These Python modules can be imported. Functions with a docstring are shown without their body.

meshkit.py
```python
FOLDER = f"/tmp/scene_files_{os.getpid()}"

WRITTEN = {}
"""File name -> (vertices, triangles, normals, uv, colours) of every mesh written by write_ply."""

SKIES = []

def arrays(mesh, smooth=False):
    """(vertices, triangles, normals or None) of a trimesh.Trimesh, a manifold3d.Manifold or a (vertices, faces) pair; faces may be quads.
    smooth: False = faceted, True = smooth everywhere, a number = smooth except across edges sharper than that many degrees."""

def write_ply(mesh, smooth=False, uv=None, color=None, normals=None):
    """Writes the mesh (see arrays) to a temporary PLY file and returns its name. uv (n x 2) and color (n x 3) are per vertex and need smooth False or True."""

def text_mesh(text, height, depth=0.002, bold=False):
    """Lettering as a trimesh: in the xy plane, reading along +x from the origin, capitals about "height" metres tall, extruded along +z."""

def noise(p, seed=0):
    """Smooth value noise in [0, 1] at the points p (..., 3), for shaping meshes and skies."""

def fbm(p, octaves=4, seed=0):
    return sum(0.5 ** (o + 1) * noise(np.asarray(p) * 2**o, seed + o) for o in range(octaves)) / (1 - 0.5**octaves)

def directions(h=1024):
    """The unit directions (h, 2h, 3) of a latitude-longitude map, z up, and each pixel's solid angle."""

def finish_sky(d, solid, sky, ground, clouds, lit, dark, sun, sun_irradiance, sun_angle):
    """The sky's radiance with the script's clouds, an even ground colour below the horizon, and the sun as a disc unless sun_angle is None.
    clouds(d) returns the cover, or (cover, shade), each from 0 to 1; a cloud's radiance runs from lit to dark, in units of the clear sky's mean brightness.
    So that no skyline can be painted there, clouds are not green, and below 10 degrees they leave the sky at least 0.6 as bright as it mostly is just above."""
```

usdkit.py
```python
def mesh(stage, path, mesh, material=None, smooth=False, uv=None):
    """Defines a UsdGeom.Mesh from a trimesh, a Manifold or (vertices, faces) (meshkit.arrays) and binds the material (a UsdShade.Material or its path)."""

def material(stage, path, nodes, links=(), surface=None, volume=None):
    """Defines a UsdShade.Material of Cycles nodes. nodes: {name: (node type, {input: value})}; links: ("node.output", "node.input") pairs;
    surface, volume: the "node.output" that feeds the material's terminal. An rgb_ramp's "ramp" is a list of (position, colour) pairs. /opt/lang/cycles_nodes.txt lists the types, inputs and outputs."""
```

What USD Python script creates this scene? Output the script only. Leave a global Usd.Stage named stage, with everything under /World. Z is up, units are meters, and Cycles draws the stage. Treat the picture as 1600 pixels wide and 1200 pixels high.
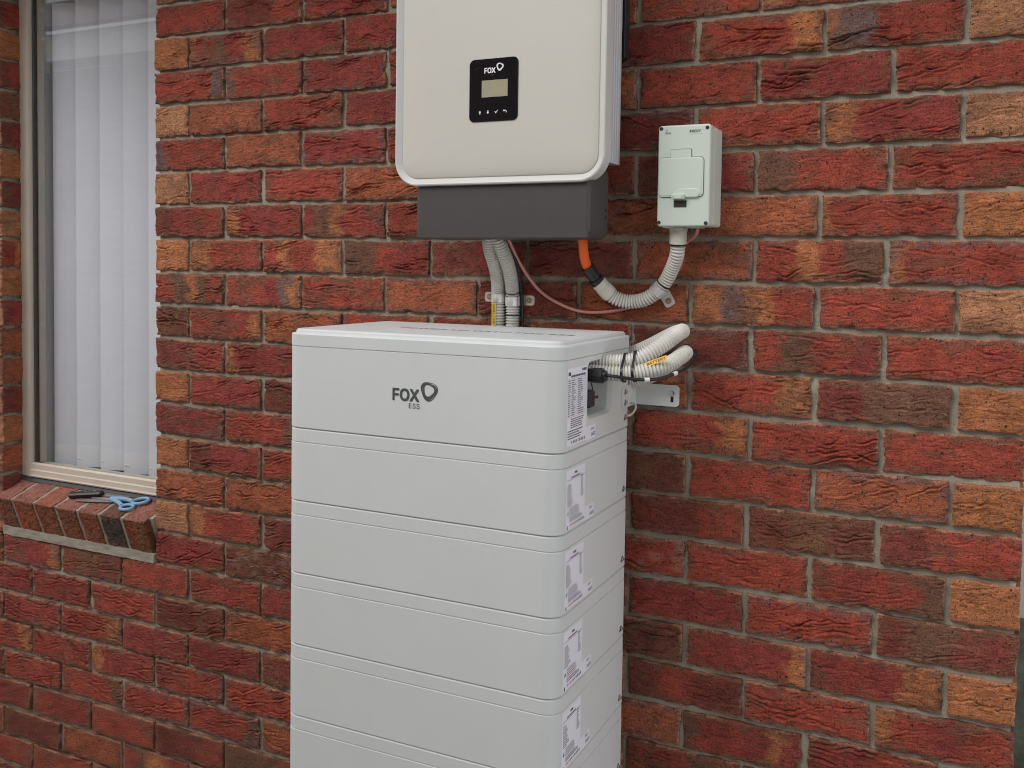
import math, random
import numpy as np, trimesh, manifold3d as m3, usdkit, meshkit
from scipy.interpolate import CubicSpline
from shapely.geometry import Polygon, Point
from shapely import affinity
from pxr import Usd, UsdGeom, UsdLux, UsdShade, Gf, Sdf, Vt

stage = Usd.Stage.CreateInMemory()
UsdGeom.SetStageUpAxis(stage, 'Z')
UsdGeom.SetStageMetersPerUnit(stage, 1.0)
world = UsdGeom.Xform.Define(stage, '/World')
UsdGeom.Scope.Define(stage, '/World/Looks')
PI = math.pi

# ------------------------------------------------------------------ camera
cam = UsdGeom.Camera.Define(stage, '/World/camera')
RIGHT, FWD, UP = (0.90075897, 0.43406551, 0.01484624), (-0.43309884, 0.90026363, -0.04416774), (-0.03253723, 0.0333546, 0.99891381)
EYE = (0.5082129, -1.87360447, 1.4226107)
cam.AddTransformOp().Set(Gf.Matrix4d(*RIGHT, 0, *UP, 0, *[-c for c in FWD], 0, *EYE, 1))
cam.CreateHorizontalApertureAttr(36.0)
cam.CreateVerticalApertureAttr(27.0)
cam.CreateFocalLengthAttr(36.0 * 1505.7507 / 1600)
cam.CreateVerticalApertureOffsetAttr(-(600 - 485.0866) / 1600 * 36)
cam.CreateClippingRangeAttr(Gf.Vec2f(0.05, 1000))
cam.CreateExposureAttr(0.66)

# ------------------------------------------------------------------ sky and sun: bright overcast
SUN = np.array([-0.50, -0.80, 0.85]); SUN = SUN / np.linalg.norm(SUN)
elev, rot = math.asin(SUN[2]), math.atan2(SUN[0], SUN[1])
sky = UsdLux.DomeLight.Define(stage, '/World/sky')
skym = usdkit.material(stage, '/World/Looks/sky_look', {
    'sky': ('sky_texture', {'sky_type': 'single_scattering', 'sun_disc': False, 'sun_elevation': elev, 'sun_rotation': rot}),
    'tc': ('texture_coordinate', {}),
    'n': ('noise_texture', {'scale': 2.2, 'detail': 5.0, 'roughness': 0.55}),
    'cover': ('rgb_ramp', {'ramp': [(0.0, (.72, .72, .72)), (0.45, (.86, .86, .86)), (0.6, (.97, .97, .97)), (1.0, (1, 1, 1))]}),
    'tone': ('rgb_ramp', {'ramp': [(0.25, (4.4, 4.5, 4.7)), (0.75, (6.2, 6.2, 6.3))]}),
    'mixer': ('mix', {'mix_type': 'mix'}),
    'bg': ('background_shader', {'strength': 0.12}),
}, [('tc.generated', 'n.vector'), ('n.fac', 'cover.fac'), ('n.fac', 'tone.fac'), ('cover.color', 'mixer.fac'), ('sky.color', 'mixer.color1'), ('tone.color', 'mixer.color2'), ('mixer.color', 'bg.color')], surface='bg.background')
UsdShade.MaterialBindingAPI.Apply(sky.GetPrim()).Bind(skym)
sky.GetPrim().SetCustomDataByKey('kind', 'structure')
sun = UsdLux.DistantLight.Define(stage, '/World/sun')
sun.CreateIntensityAttr(0.33); sun.CreateAngleAttr(36.0); sun.CreateNormalizeAttr(True); sun.CreateColorAttr(Gf.Vec3f(1.0, .97, .935))
zax = SUN; xax = np.cross([0, 0, 1.0], zax); xax /= np.linalg.norm(xax); yax = np.cross(zax, xax)
sun.AddTransformOp().Set(Gf.Matrix4d(*xax, 0, *yax, 0, *zax, 0, 0, 0, 0, 1))

# ------------------------------------------------------------------ materials
def look(name, color, rough=.5, metal=0., bump=0., bscale=400., vary=0., vscale=30., spec=.5, coat=0., coat_rough=.05, **more):
    nodes = {'p': ('principled_bsdf', dict(base_color=color, roughness=rough, metallic=metal, specular_ior_level=spec, coat_weight=coat, coat_roughness=coat_rough, **more))}
    links = []
    if bump or vary:
        nodes['tc'] = ('texture_coordinate', {})
    if vary:
        nodes['n'] = ('noise_texture', {'scale': vscale, 'detail': 5.0, 'roughness': .6})
        nodes['r'] = ('rgb_ramp', {'ramp': [(.25, [c * (1 - vary) for c in color]), (.75, [min(1, c * (1 + vary)) for c in color])]})
        links += [('tc.object', 'n.vector'), ('n.fac', 'r.fac'), ('r.color', 'p.base_color')]
    if bump:
        nodes['bn'] = ('noise_texture', {'scale': bscale, 'detail': 3.0})
        nodes['b'] = ('bump', {'strength': 1.0, 'distance': bump})
        links += [('tc.object', 'bn.vector'), ('bn.fac', 'b.height'), ('b.normal', 'p.normal')]
    return usdkit.material(stage, '/World/Looks/' + name, nodes, links, surface='p.BSDF')

M = {}
def coat(name, color):
    lo, hi = [c * .975 for c in color], [min(1, c * 1.01) for c in color]
    return usdkit.material(stage, '/World/Looks/' + name, {
        'tc': ('texture_coordinate', {}), 'mp': ('mapping', {'mapping_type': 'point', 'scale': (6., 6., 4.5)}),
        'n': ('noise_texture', {'scale': 1.0, 'detail': 6.0, 'roughness': .62}), 'r': ('rgb_ramp', {'ramp': [(.32, lo), (.62, hi)]}),
        'n2': ('noise_texture', {'scale': 16.0, 'detail': 5.0, 'roughness': .65, 'distortion': .4}), 'rr': ('map_range', {'from_min': .3, 'from_max': .7, 'to_min': .34, 'to_max': .52}),
        'bn': ('noise_texture', {'scale': 1100.0, 'detail': 2.0}), 'b': ('bump', {'strength': 1.0, 'distance': .00014}),
        'p': ('principled_bsdf', dict(specular_ior_level=.5)),
    }, [('tc.object', 'mp.vector'), ('mp.vector', 'n.vector'), ('n.fac', 'r.fac'), ('r.color', 'p.base_color'), ('tc.object', 'n2.vector'), ('n2.fac', 'rr.value'), ('rr.result', 'p.roughness'), ('tc.object', 'bn.vector'), ('bn.fac', 'b.height'), ('b.normal', 'p.normal')], surface='p.BSDF')
M['cabinet'] = coat('cabinet_coat', (.655, .685, .675))
M['lid'] = coat('lid_coat', (.66, .69, .69))
M['inverter'] = look('inverter_paint', (.56, .545, .49), .42, bump=.00008, bscale=900, spec=.45, vary=.02, vscale=5)
M['rim'] = look('rim_paint', (.575, .58, .555), .4, spec=.45)
M['alu'] = look('painted_fins', (.66, .675, .70), .42, metal=.25, vary=.05, vscale=60)
M['dark'] = look('dark_grey_plastic', (.058, .054, .053), .48, bump=.00012, bscale=1400, vary=.06, vscale=20)
M['black'] = look('black_plastic', (.013, .013, .014), .38)
M['hole'] = look('recess_black', (.01, .01, .01), .7)
M['ink'] = look('print_grey', (.075, .085, .09), .5)
M['inkd'] = look('print_black', (.07, .07, .09), .55)
M['inkr'] = look('print_red', (.55, .10, .10), .55)
M['sticker'] = look('sticker_white', (.83, .84, .91), .3)
M['conduit'] = look('conduit_grey', (.67, .66, .61), .42, vary=.12, vscale=28)
M['conn'] = look('connector_cream', (.60, .59, .50), .4, vary=.05, vscale=60)
M['orange'] = look('orange_conduit', (.90, .13, .018), .4)
M['pink'] = look('pink_sheath', (.66, .27, .25), .5)
M['yellow'] = look('yellow_label', (.80, .50, .03), .45)
M['galv'] = look('galvanised_steel', (.80, .80, .79), .25, metal=.55, bump=.0004, bscale=90, vary=.12, vscale=50)
M['steel'] = look('stainless', (.62, .60, .57), .16, metal=1., vary=.1, vscale=80)
M['blade'] = look('blade_steel', (.42, .41, .41), .38, metal=.9, vary=.2, vscale=50)
M['brass'] = look('rusty_screw', (.45, .27, .10), .5, metal=.6, vary=.4, vscale=200)
M['switch'] = look('switch_grey', (.58, .655, .585), .36, bump=.00006, bscale=1200)
M['smoke'] = look('smoked_window', (.045, .045, .04), .3)
M['frame'] = look('window_frame_beige', (.60, .53, .44), .42, vary=.04, vscale=25)
M['gasket'] = look('gasket_black', (.012, .013, .014), .5, vary=.4, vscale=60)
M['flash'] = look('sill_flashing', (.045, .043, .045), .6, vary=.35, vscale=45)
M['inner'] = look('inner_frame', (.56, .53, .46), .5)
M['board'] = look('inner_lining', (.80, .81, .82), .55)
M['blind'] = look('blind_fabric', (.80, .825, .89), .75, bump=.0001, bscale=700, vary=.02, vscale=8)
M['hem'] = look('blind_hem', (.84, .86, .90), .7)
M['bead'] = look('bead_chain', (.82, .82, .82), .35)
M['blue'] = look('blue_handle', (.20, .36, .54), .42)
M['room'] = look('room_paint', (.40, .40, .40), .8)
M['soffit'] = look('soffit_paint', (.75, .74, .70), .7)
M['gloss'] = usdkit.material(stage, '/World/Looks/display_film', {
    'p': ('principled_bsdf', dict(base_color=(.006, .006, .008), roughness=.06, specular_ior_level=.5)),
    'tc': ('texture_coordinate', {}),
    'n': ('noise_texture', {'scale': 55.0, 'detail': 1.5, 'distortion': 1.2}),
    'b': ('bump', {'strength': 1.0, 'distance': .0009}),
}, [('tc.object', 'n.vector'), ('n.fac', 'b.height'), ('b.normal', 'p.normal')], surface='p.BSDF')
M['lcd'] = usdkit.material(stage, '/World/Looks/lcd', {
    'p': ('principled_bsdf', dict(base_color=(.36, .34, .24), roughness=.14)),
    'tc': ('texture_coordinate', {}),
    'n': ('noise_texture', {'scale': 60.0, 'detail': 1.5, 'distortion': 1.5}),
    'b': ('bump', {'strength': 1.0, 'distance': .0007}),
}, [('tc.object', 'n.vector'), ('n.fac', 'b.height'), ('b.normal', 'p.normal')], surface='p.BSDF')
M['white'] = look('print_white', (.75, .75, .74), .5)
M['glass'] = usdkit.material(stage, '/World/Looks/window_glass', {
    'f': ('layer_weight', {'blend': .5}), 'pw': ('math', {'math_type': 'power', 'value2': 4.0}), 't': ('transparent_bsdf', {'color': (.985, .99, .99)}),
    'g': ('glossy_bsdf', {'color': (1, 1, 1), 'roughness': 0.0}), 'm': ('mix_closure', {}),
    'fx': ('math', {'math_type': 'multiply_add', 'value2': .92, 'value3': .045, 'use_clamp': True}),
}, [('f.facing', 'pw.value1'), ('pw.value', 'fx.value1'), ('fx.value', 'm.fac'), ('t.BSDF', 'm.closure1'), ('g.BSDF', 'm.closure2')], surface='m.closure')
# brick: the clay's own colour comes per vertex, the material adds grain, dark specks and fine drag marks
M['brick'] = usdkit.material(stage, '/World/Looks/brick_clay', {
    'a': ('attribute', {'attribute': 'clay'}),
    'tc': ('texture_coordinate', {}),
    'grain': ('noise_texture', {'scale': 420.0, 'detail': 3.0, 'roughness': .65}),
    'gr': ('rgb_ramp', {'ramp': [(.30, (.50, .48, .46)), (.5, (1, 1, 1)), (.70, (1.5, 1.48, 1.45))]}),
    'm1': ('mix', {'mix_type': 'multiply', 'fac': 1.0}),
    'spk': ('noise_texture', {'scale': 250.0, 'detail': 2.0, 'roughness': .5, 'distortion': .8}),
    'sp3': ('rgb_ramp', {'ramp': [(.0, (0, 0, 0)), (.615, (0, 0, 0)), (.665, (.95, .95, .95)), (1, (.95, .9, .9))]}),
    'm2': ('mix', {'mix_type': 'mix', 'color2': (.018, .013, .012)}),
    'stretch': ('mapping', {'mapping_type': 'point', 'scale': (75., 75., 210.)}),
    'drag': ('noise_texture', {'scale': 1.0, 'detail': 4.0, 'roughness': .6, 'distortion': .6}),
    'hsum': ('math', {'math_type': 'multiply_add', 'value2': .5}),
    'b1': ('bump', {'strength': 1.0, 'distance': .0036}),
    'p': ('principled_bsdf', dict(roughness=.82, specular_ior_level=.28)),
}, [('a.color', 'm1.color1'), ('tc.object', 'grain.vector'), ('grain.fac', 'gr.fac'), ('gr.color', 'm1.color2'),
    ('tc.object', 'spk.vector'), ('spk.fac', 'sp3.fac'), ('sp3.color', 'm2.fac'), ('m1.color', 'm2.color1'),
    ('m2.color', 'p.base_color'), ('tc.object', 'stretch.vector'), ('stretch.vector', 'drag.vector'), ('grain.fac', 'hsum.value1'), ('drag.fac', 'hsum.value3'), ('hsum.value', 'b1.height'), ('b1.normal', 'p.normal')], surface='p.BSDF')
M['mortar'] = usdkit.material(stage, '/World/Looks/mortar_sand', {
    'tc': ('texture_coordinate', {}),
    'n': ('noise_texture', {'scale': 14.0, 'detail': 6.0, 'roughness': .7}),
    'r': ('rgb_ramp', {'ramp': [(.3, (.30, .272, .215)), (.55, (.39, .355, .285)), (.75, (.47, .435, .355))]}),
    'g': ('noise_texture', {'scale': 700.0, 'detail': 2.0}),
    'gr': ('rgb_ramp', {'ramp': [(.3, (.6, .6, .6)), (.55, (1, 1, 1)), (.75, (1.25, 1.25, 1.25))]}),
    'm': ('mix', {'mix_type': 'multiply', 'fac': 1.0}),
    'b': ('bump', {'strength': 1.0, 'distance': .0014}),
    'p': ('principled_bsdf', dict(roughness=.9, specular_ior_level=.2)),
}, [('tc.object', 'n.vector'), ('n.fac', 'r.fac'), ('tc.object', 'g.vector'), ('g.fac', 'gr.fac'), ('r.color', 'm.color1'), ('gr.color', 'm.color2'), ('m.color', 'p.base_color'), ('g.fac', 'b.height'), ('b.normal', 'p.normal')], surface='p.BSDF')
M['render'] = look('cream_render', (.62, .57, .47), .8, bump=.001, bscale=120, vary=.12, vscale=8)
M['stone'] = look('mossy_footing', (.13, .135, .10), .9, bump=.006, bscale=30, vary=.5, vscale=14)
M['path'] = look('concrete_path', (.30, .285, .26), .85, bump=.001, bscale=90, vary=.18, vscale=3)

# ------------------------------------------------------------------ prim helpers
used = {}
def path_for(name, parent):
    base = (str(parent.GetPath()) if parent else '/World') + '/' + name
    n = used.get(base, 0); used[base] = n + 1
    return base if n == 0 else f'{base}_{n:03d}'

def tag(p, label=None, category=None, group=None, kind=None):
    p = p.GetPrim() if hasattr(p, 'GetPrim') else p
    for k, v in (('label', label), ('category', category), ('group', group), ('kind', kind)):
        if v: p.SetCustomDataByKey(k, v)
    return p

def thing(name, label, category, group=None, loc=None):
    x = UsdGeom.Xform.Define(stage, path_for(name, None))
    if loc is not None: x.AddTranslateOp().Set(Gf.Vec3d(*loc))
    return tag(x, label, category, group)

def obj(name, mesh, mat, parent=None, smooth=30):
    if isinstance(mesh, list): mesh = trimesh.util.concatenate([as_tm(m) for m in mesh])
    return usdkit.mesh(stage, path_for(name, parent), mesh, M[mat], smooth=smooth).GetPrim()

def as_tm(m):
    if isinstance(m, trimesh.Trimesh): return m
    v, f, _ = meshkit.arrays(m)
    return trimesh.Trimesh(v, f, process=False)

def as_mf(m):
    m = as_tm(m); m = m.copy(); m.merge_vertices()
    if m.volume < 0: m.invert()
    return m3.Manifold(m3.Mesh(np.asarray(m.vertices, np.float32), np.asarray(m.faces, np.uint32)))

def moved(m, d):
    m = as_tm(m).copy(); m.apply_translation(d); return m

def box(x0, x1, y0, y1, z0, z1):
    m = trimesh.creation.box([x1 - x0, y1 - y0, z1 - z0]); m.apply_translation([(x0 + x1) / 2, (y0 + y1) / 2, (z0 + z1) / 2]); return m

def rr(w, h, r, inset=0., seg=7):
    """Rounded rectangle outline; r one radius or four (corners ++, -+, --, +-)."""
    rs = [r] * 4 if np.ndim(r) == 0 else r
    out = []
    for (sx, sy, a0), q in zip(((1, 1, 0), (-1, 1, 90), (-1, -1, 180), (1, -1, 270)), rs):
        q2 = max(q - inset, .0002)
        cx, cy = sx * (w / 2 - inset - q2), sy * (h / 2 - inset - q2)
        for a in np.radians(np.linspace(a0, a0 + 90, seg)):
            out.append((cx + q2 * math.cos(a), cy + q2 * math.sin(a)))
    return np.array(out)

def loft(rings, cap0=True, cap1=True):
    n = len(rings[0]); v = np.vstack(rings); f = []
    i = np.arange(n); j = (i + 1) % n
    for k in range(len(rings) - 1):
        a, b = k * n, (k + 1) * n
        f.append(np.stack([a + i, a + j, b + j], 1)); f.append(np.stack([a + i, b + j, b + i], 1))
    base = len(v); extra = []
    if cap0:
        extra.append(rings[0].mean(0)); f.append(np.stack([np.full(n, base), j, i], 1)); base += 1
    if cap1:
        o = (len(rings) - 1) * n; extra.append(rings[-1].mean(0)); f.append(np.stack([np.full(n, base), o + i, o + j], 1))
    if extra: v = np.vstack([v, extra])
    m = trimesh.Trimesh(v, np.vstack(f), process=False)
    if cap0 and cap1 and m.volume < 0: m.invert()
    return m

def flat(p2, axis, val):
    """2-D outline to 3-D: axis 2 -> (x, y, val); axis 1 -> (x, val, z); axis 0 -> (val, y, z)."""
    o = np.full(len(p2), val)
    return np.stack({2: (p2[:, 0], p2[:, 1], o), 1: (p2[:, 0], o, p2[:, 1]), 0: (o, p2[:, 0], p2[:, 1])}[axis], 1)

def plate(cx, cz, w, h, r, y_front, thick, bevel=.0006, seg=6):
    """Upright plate facing -y."""
    c = np.array([cx, 0, cz])
    return loft([flat(rr(w, h, r, 0, seg), 1, y_front + thick) + c, flat(rr(w, h, r, 0, seg), 1, y_front + bevel) + c, flat(rr(w, h, r, bevel, seg), 1, y_front) + c])

def side_plate(cy, cz, w, h, r, x_front, thick, bevel=.0003, seg=5):
    """Upright plate facing +x."""
    c = np.array([0, cy, cz])
    return loft([flat(rr(w, h, r, 0, seg), 0, x_front - thick) + c, flat(rr(w, h, r, 0, seg), 0, x_front - bevel) + c, flat(rr(w, h, r, bevel, seg), 0, x_front) + c])

def prism(poly, axis, a, b):
    """Extrude a shapely polygon between a and b along an axis."""
    parts = []
    for g in getattr(poly, 'geoms', [poly]):
        m = trimesh.creation.extrude_polygon(g, 1.0, engine='earcut'); v = np.array(m.vertices)
        h = a + (b - a) * v[:, 2]
        m.vertices = np.stack({2: (v[:, 0], v[:, 1], h), 1: (v[:, 0], h, v[:, 1]), 0: (h, v[:, 0], v[:, 1])}[axis], 1)
        if m.volume < 0: m.invert()
        parts.append(m)
    return trimesh.util.concatenate(parts)

def text(s, height, origin, xdir, zdir, depth=.0004, bold=True, width=None):
    m = meshkit.text_mesh(s, height, depth, bold); v = np.array(m.vertices)
    if width: v[:, 0] *= width / v[:, 0].max()
    x, z = np.array(xdir, float), np.array(zdir, float); n = np.cross(x, z)
    m.vertices = np.array(origin) + v[:, :1] * x + v[:, 1:2] * z + v[:, 2:3] * n
    return m

def tube_path(pts, step=.002):
    p = np.array(pts, float); t = np.r_[0, np.cumsum(np.linalg.norm(np.diff(p, axis=0), axis=1))]
    cs = CubicSpline(t, p); n = max(int(t[-1] / step), 4)
    q = cs(np.linspace(0, t[-1], n * 4)); s = np.r_[0, np.cumsum(np.linalg.norm(np.diff(q, axis=0), axis=1))]
    u = np.linspace(0, s[-1], n)
    return np.stack([np.interp(u, s, q[:, k]) for k in range(3)], 1), u

def sweep(P, radii, sides=16):
    T = np.gradient(P, axis=0); T /= np.linalg.norm(T, axis=1, keepdims=True)
    a = np.cross(T[0], [0, 0, 1.0]); a = a if np.linalg.norm(a) > .1 else np.cross(T[0], [1.0, 0, 0]); a /= np.linalg.norm(a)
    ang = np.arange(sides) * 2 * PI / sides; rings = []
    radii = np.broadcast_to(radii, len(P))
    for p, t, r in zip(P, T, radii):
        a = a - t * (a @ t); a /= np.linalg.norm(a); b = np.cross(t, a)
        rings.append(p + r * (np.cos(ang)[:, None] * a + np.sin(ang)[:, None] * b))
    return loft(rings)

def cable(pts, r, sides=12, step=.004):
    P, _ = tube_path(pts, step); return sweep(P, r, sides)

def corrugated(pts, r, pitch=.0060, depth=.0044, sides=24):
    P, u = tube_path(pts, pitch / 8)
    ph = (u / pitch) % 1.0
    groove = np.clip(1 - np.abs(ph - .5) / .30, 0, 1); groove = groove * groove * (3 - 2 * groove)
    return sweep(P, r - depth * groove, sides)

def along(pts, s0, s1, step=.001):
    P, u = tube_path(pts, step); k = (u >= s0) & (u <= s1); return P[k]

def band(pts, s, r, width=.004, sides=20):
    """A tight ring round a path at arc length s."""
    P = along(pts, s - width / 2, s + width / 2, width / 6)
    return sweep(P, r, sides)

def disc(c, n, r, h, sides=18):
    n = np.array(n, float); n /= np.linalg.norm(n)
    m = trimesh.creation.cylinder(r, h, sections=sides); m.apply_transform(trimesh.geometry.align_vectors([0, 0, 1], n)); m.apply_translation(np.array(c) + n * h / 2); return m

def smoothstep(a, b, x):
    t = np.clip((x - a) / (b - a), 0, 1); return t * t * (3 - 2 * t)

# ------------------------------------------------------------------ setting: ground, side wall
GROUND = -.172
g = box(-40, 40, -40, 40, -.5, GROUND)
tag(obj('ground', g, 'path', None, False), 'grey concrete path along the foot of the brick wall', 'path', kind='structure')

# ------------------------------------------------------------------ bricks
RED, CRIM, DKR, BRN, ORG, TAN, PUR, CHR = [np.array(c) for c in ((.305, .060, .038), (.265, .050, .039), (.185, .045, .033), (.165, .078, .049), (.39, .145, .062), (.39, .18, .092), (.17, .10, .088), (.075, .054, .046))]

def clay(rng, kind, U, V, W, H, seed, bloom=0.):
    """Colour over a face (U along, V up; metres, origin at its middle)."""
    pick = lambda cols, p: cols[rng.choice(len(cols), p=p)]
    P3 = np.stack([U * 30 + seed, V * 30, np.zeros_like(U)], -1)
    wob = (meshkit.fbm(np.stack([U * 20 + seed, V * 34, np.zeros_like(U)], -1), 3, seed) - .5) * .045
    x = (U + wob) / W + .5
    soft = RED * .55 + ORG * .45
    if kind == 'R': segs = [RED if rng.random() < .6 else CRIM]
    elif kind == 'D': segs = [DKR, pick([CRIM, BRN, RED], [.55, .20, .25]), DKR][: rng.integers(1, 4)]
    elif kind == 'O': segs = [ORG]
    elif kind == 'T': segs = [TAN]
    elif kind == 'K': segs = [CHR]
    elif kind == 'N': segs = [BRN * .5 + RED * .42, BRN * .6 + ORG * .22, BRN * .4 + DKR * .6]
    elif kind == 'RO': segs = [RED, RED, ORG]
    elif kind == 'OR': segs = [ORG, RED, RED]
    elif kind == 'M': segs = [RED * .5 + ORG * .5]
    else:
        segs = [pick([RED, CRIM, ORG, PUR, BRN], [.40, .20, .22, .06, .12]) for _ in range(rng.integers(4, 7))]
    if kind == 'R' and W > .15 and rng.random() < .24:
        segs = segs * 3 + [pick([ORG, PUR, BRN], [.55, .10, .35])]
        if rng.random() < .5: segs = segs[::-1]
    wt = rng.uniform(.6, 1.4, len(segs)); wt[[i for i, q in enumerate(segs) if q is ORG or q is PUR]] *= .62
    cuts = np.cumsum(wt); cuts = cuts / cuts[-1]
    col = np.broadcast_to(segs[0], U.shape + (3,)).astype(float).copy()
    for k in range(1, len(segs)):
        w = (smoothstep(cuts[k - 1] - .05, cuts[k - 1] + .05, x + .16 * (meshkit.fbm(P3 * np.array([2.6, 4.0, 1]), 4, seed + 31 + k) - .5)))[..., None]; col = col * (1 - w) + segs[k] * w
    # cloudy variation, smeared dirty margin, odd grey smears
    cl = meshkit.fbm(P3 * .8, 4, seed + 7)[..., None]; col = col * (.72 + .56 * cl)
    drift = smoothstep(.56, .74, meshkit.fbm(P3 * np.array([.5, .9, 1]), 3, seed + 13))[..., None]
    col = col * (1 - .55 * drift) + (BRN if kind != 'O' else ORG * .8) * .55 * drift
    d = np.minimum(W / 2 - np.abs(U), H / 2 - np.abs(V))
    edge = (smoothstep(.016, .002, d + (meshkit.fbm(P3 * 2.2, 4, seed + 21) - .5) * .030) * (.66 if kind not in 'OT' else .22))[..., None]
    margin = BRN * 1.05 if rng.random() < .88 else PUR
    col = col * (1 - edge) + margin * edge
    fine = meshkit.fbm(P3 * np.array([3.5, 6.0, 1]), 4, seed + 41)[..., None]; col = col * (.62 + .76 * fine)
    rub = (smoothstep(.0032, .0010, d + (meshkit.fbm(P3 * 4, 3, seed + 51) - .5) * .004) * smoothstep(.42, .58, meshkit.fbm(P3 * 1.6, 3, seed + 53)) * .8)[..., None]
    col = col * (1 - rub) + np.array([.44, .22, .135]) * rub
    if bloom:
        bl = (smoothstep(.52, .70, meshkit.fbm(P3 * np.array([1.3, 1.8, 1]), 4, seed + 61)) * bloom)[..., None]; col = col * (1 - bl) + np.array([.46, .41, .37]) * bl
    return np.clip(col * rng.uniform(.88, 1.12), .008, .9)

def folds(rng, U, V, seed, strength, W=.23, H=.076):
    """Relief of a dragged clay face: low swell, long creases with a raised lip under each, short tears and fine cracks (metres)."""
    zero = np.zeros_like(U); u1 = U[:, 0]; z1 = np.zeros_like(u1)
    w1 = meshkit.fbm(np.stack([U * 17 + seed * 3.1, V * 34, zero], -1), 4, seed) - .5
    w2 = meshkit.fbm(np.stack([U * 34 - seed, V * 80 + 5, zero], -1), 4, seed + 3) - .5
    h = .0032 * w1 + .0022 * w2
    lean = rng.normal(0, .10)
    n = int(rng.integers(11, 19) * W / .23 + 2)
    for i in range(n):
        big = i < n * .35
        u0, v0 = rng.uniform(-W / 2, W / 2), rng.uniform(-H / 2, H / 2) * .92
        half = rng.uniform(.030, .085) if big else rng.uniform(.008, .030)
        depth = (rng.uniform(.0019, .0040) if big else rng.uniform(.0010, .0024)) * strength
        ln = lean + rng.normal(0, .13 if big else .28)
        q = (U - u0) / half
        wander = ((meshkit.fbm(np.stack([u1 * 26 + i * 7.7, z1 + seed, z1], -1), 3, seed + i) - .5) * .024 + (meshkit.noise(np.stack([u1 * 150 + i, z1, z1], -1), seed + i) - .5) * .0020)[:, None]
        d = V - (v0 + ln * (U - u0) + wander + rng.choice([-1, 1]) * .008 * q * q)
        env = np.clip(1 - q * q, 0, 1) * np.clip(.25 + 1.4 * meshkit.noise(np.stack([u1 * 60 + i * 3, z1, z1 + i], -1), seed), 0, 1.2)[:, None]
        wd = rng.uniform(.0009, .0016) * (1.25 if big else 1)
        h = h + env * depth * (-1.15 * np.exp(-(d / wd) ** 2) + .62 * np.exp(-((d + wd * 2.2) / (wd * 1.7)) ** 2) * (d < wd))
    c = np.abs(meshkit.fbm(np.stack([U * 60 + seed, V * 95, zero + 2], -1), 3, seed + 17) - .5)
    h -= .0016 * smoothstep(.028, .0, c) * smoothstep(.46, .62, meshkit.fbm(np.stack([U * 26, V * 36 + seed, zero + 7], -1), 2, seed + 19))
    return h

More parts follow.
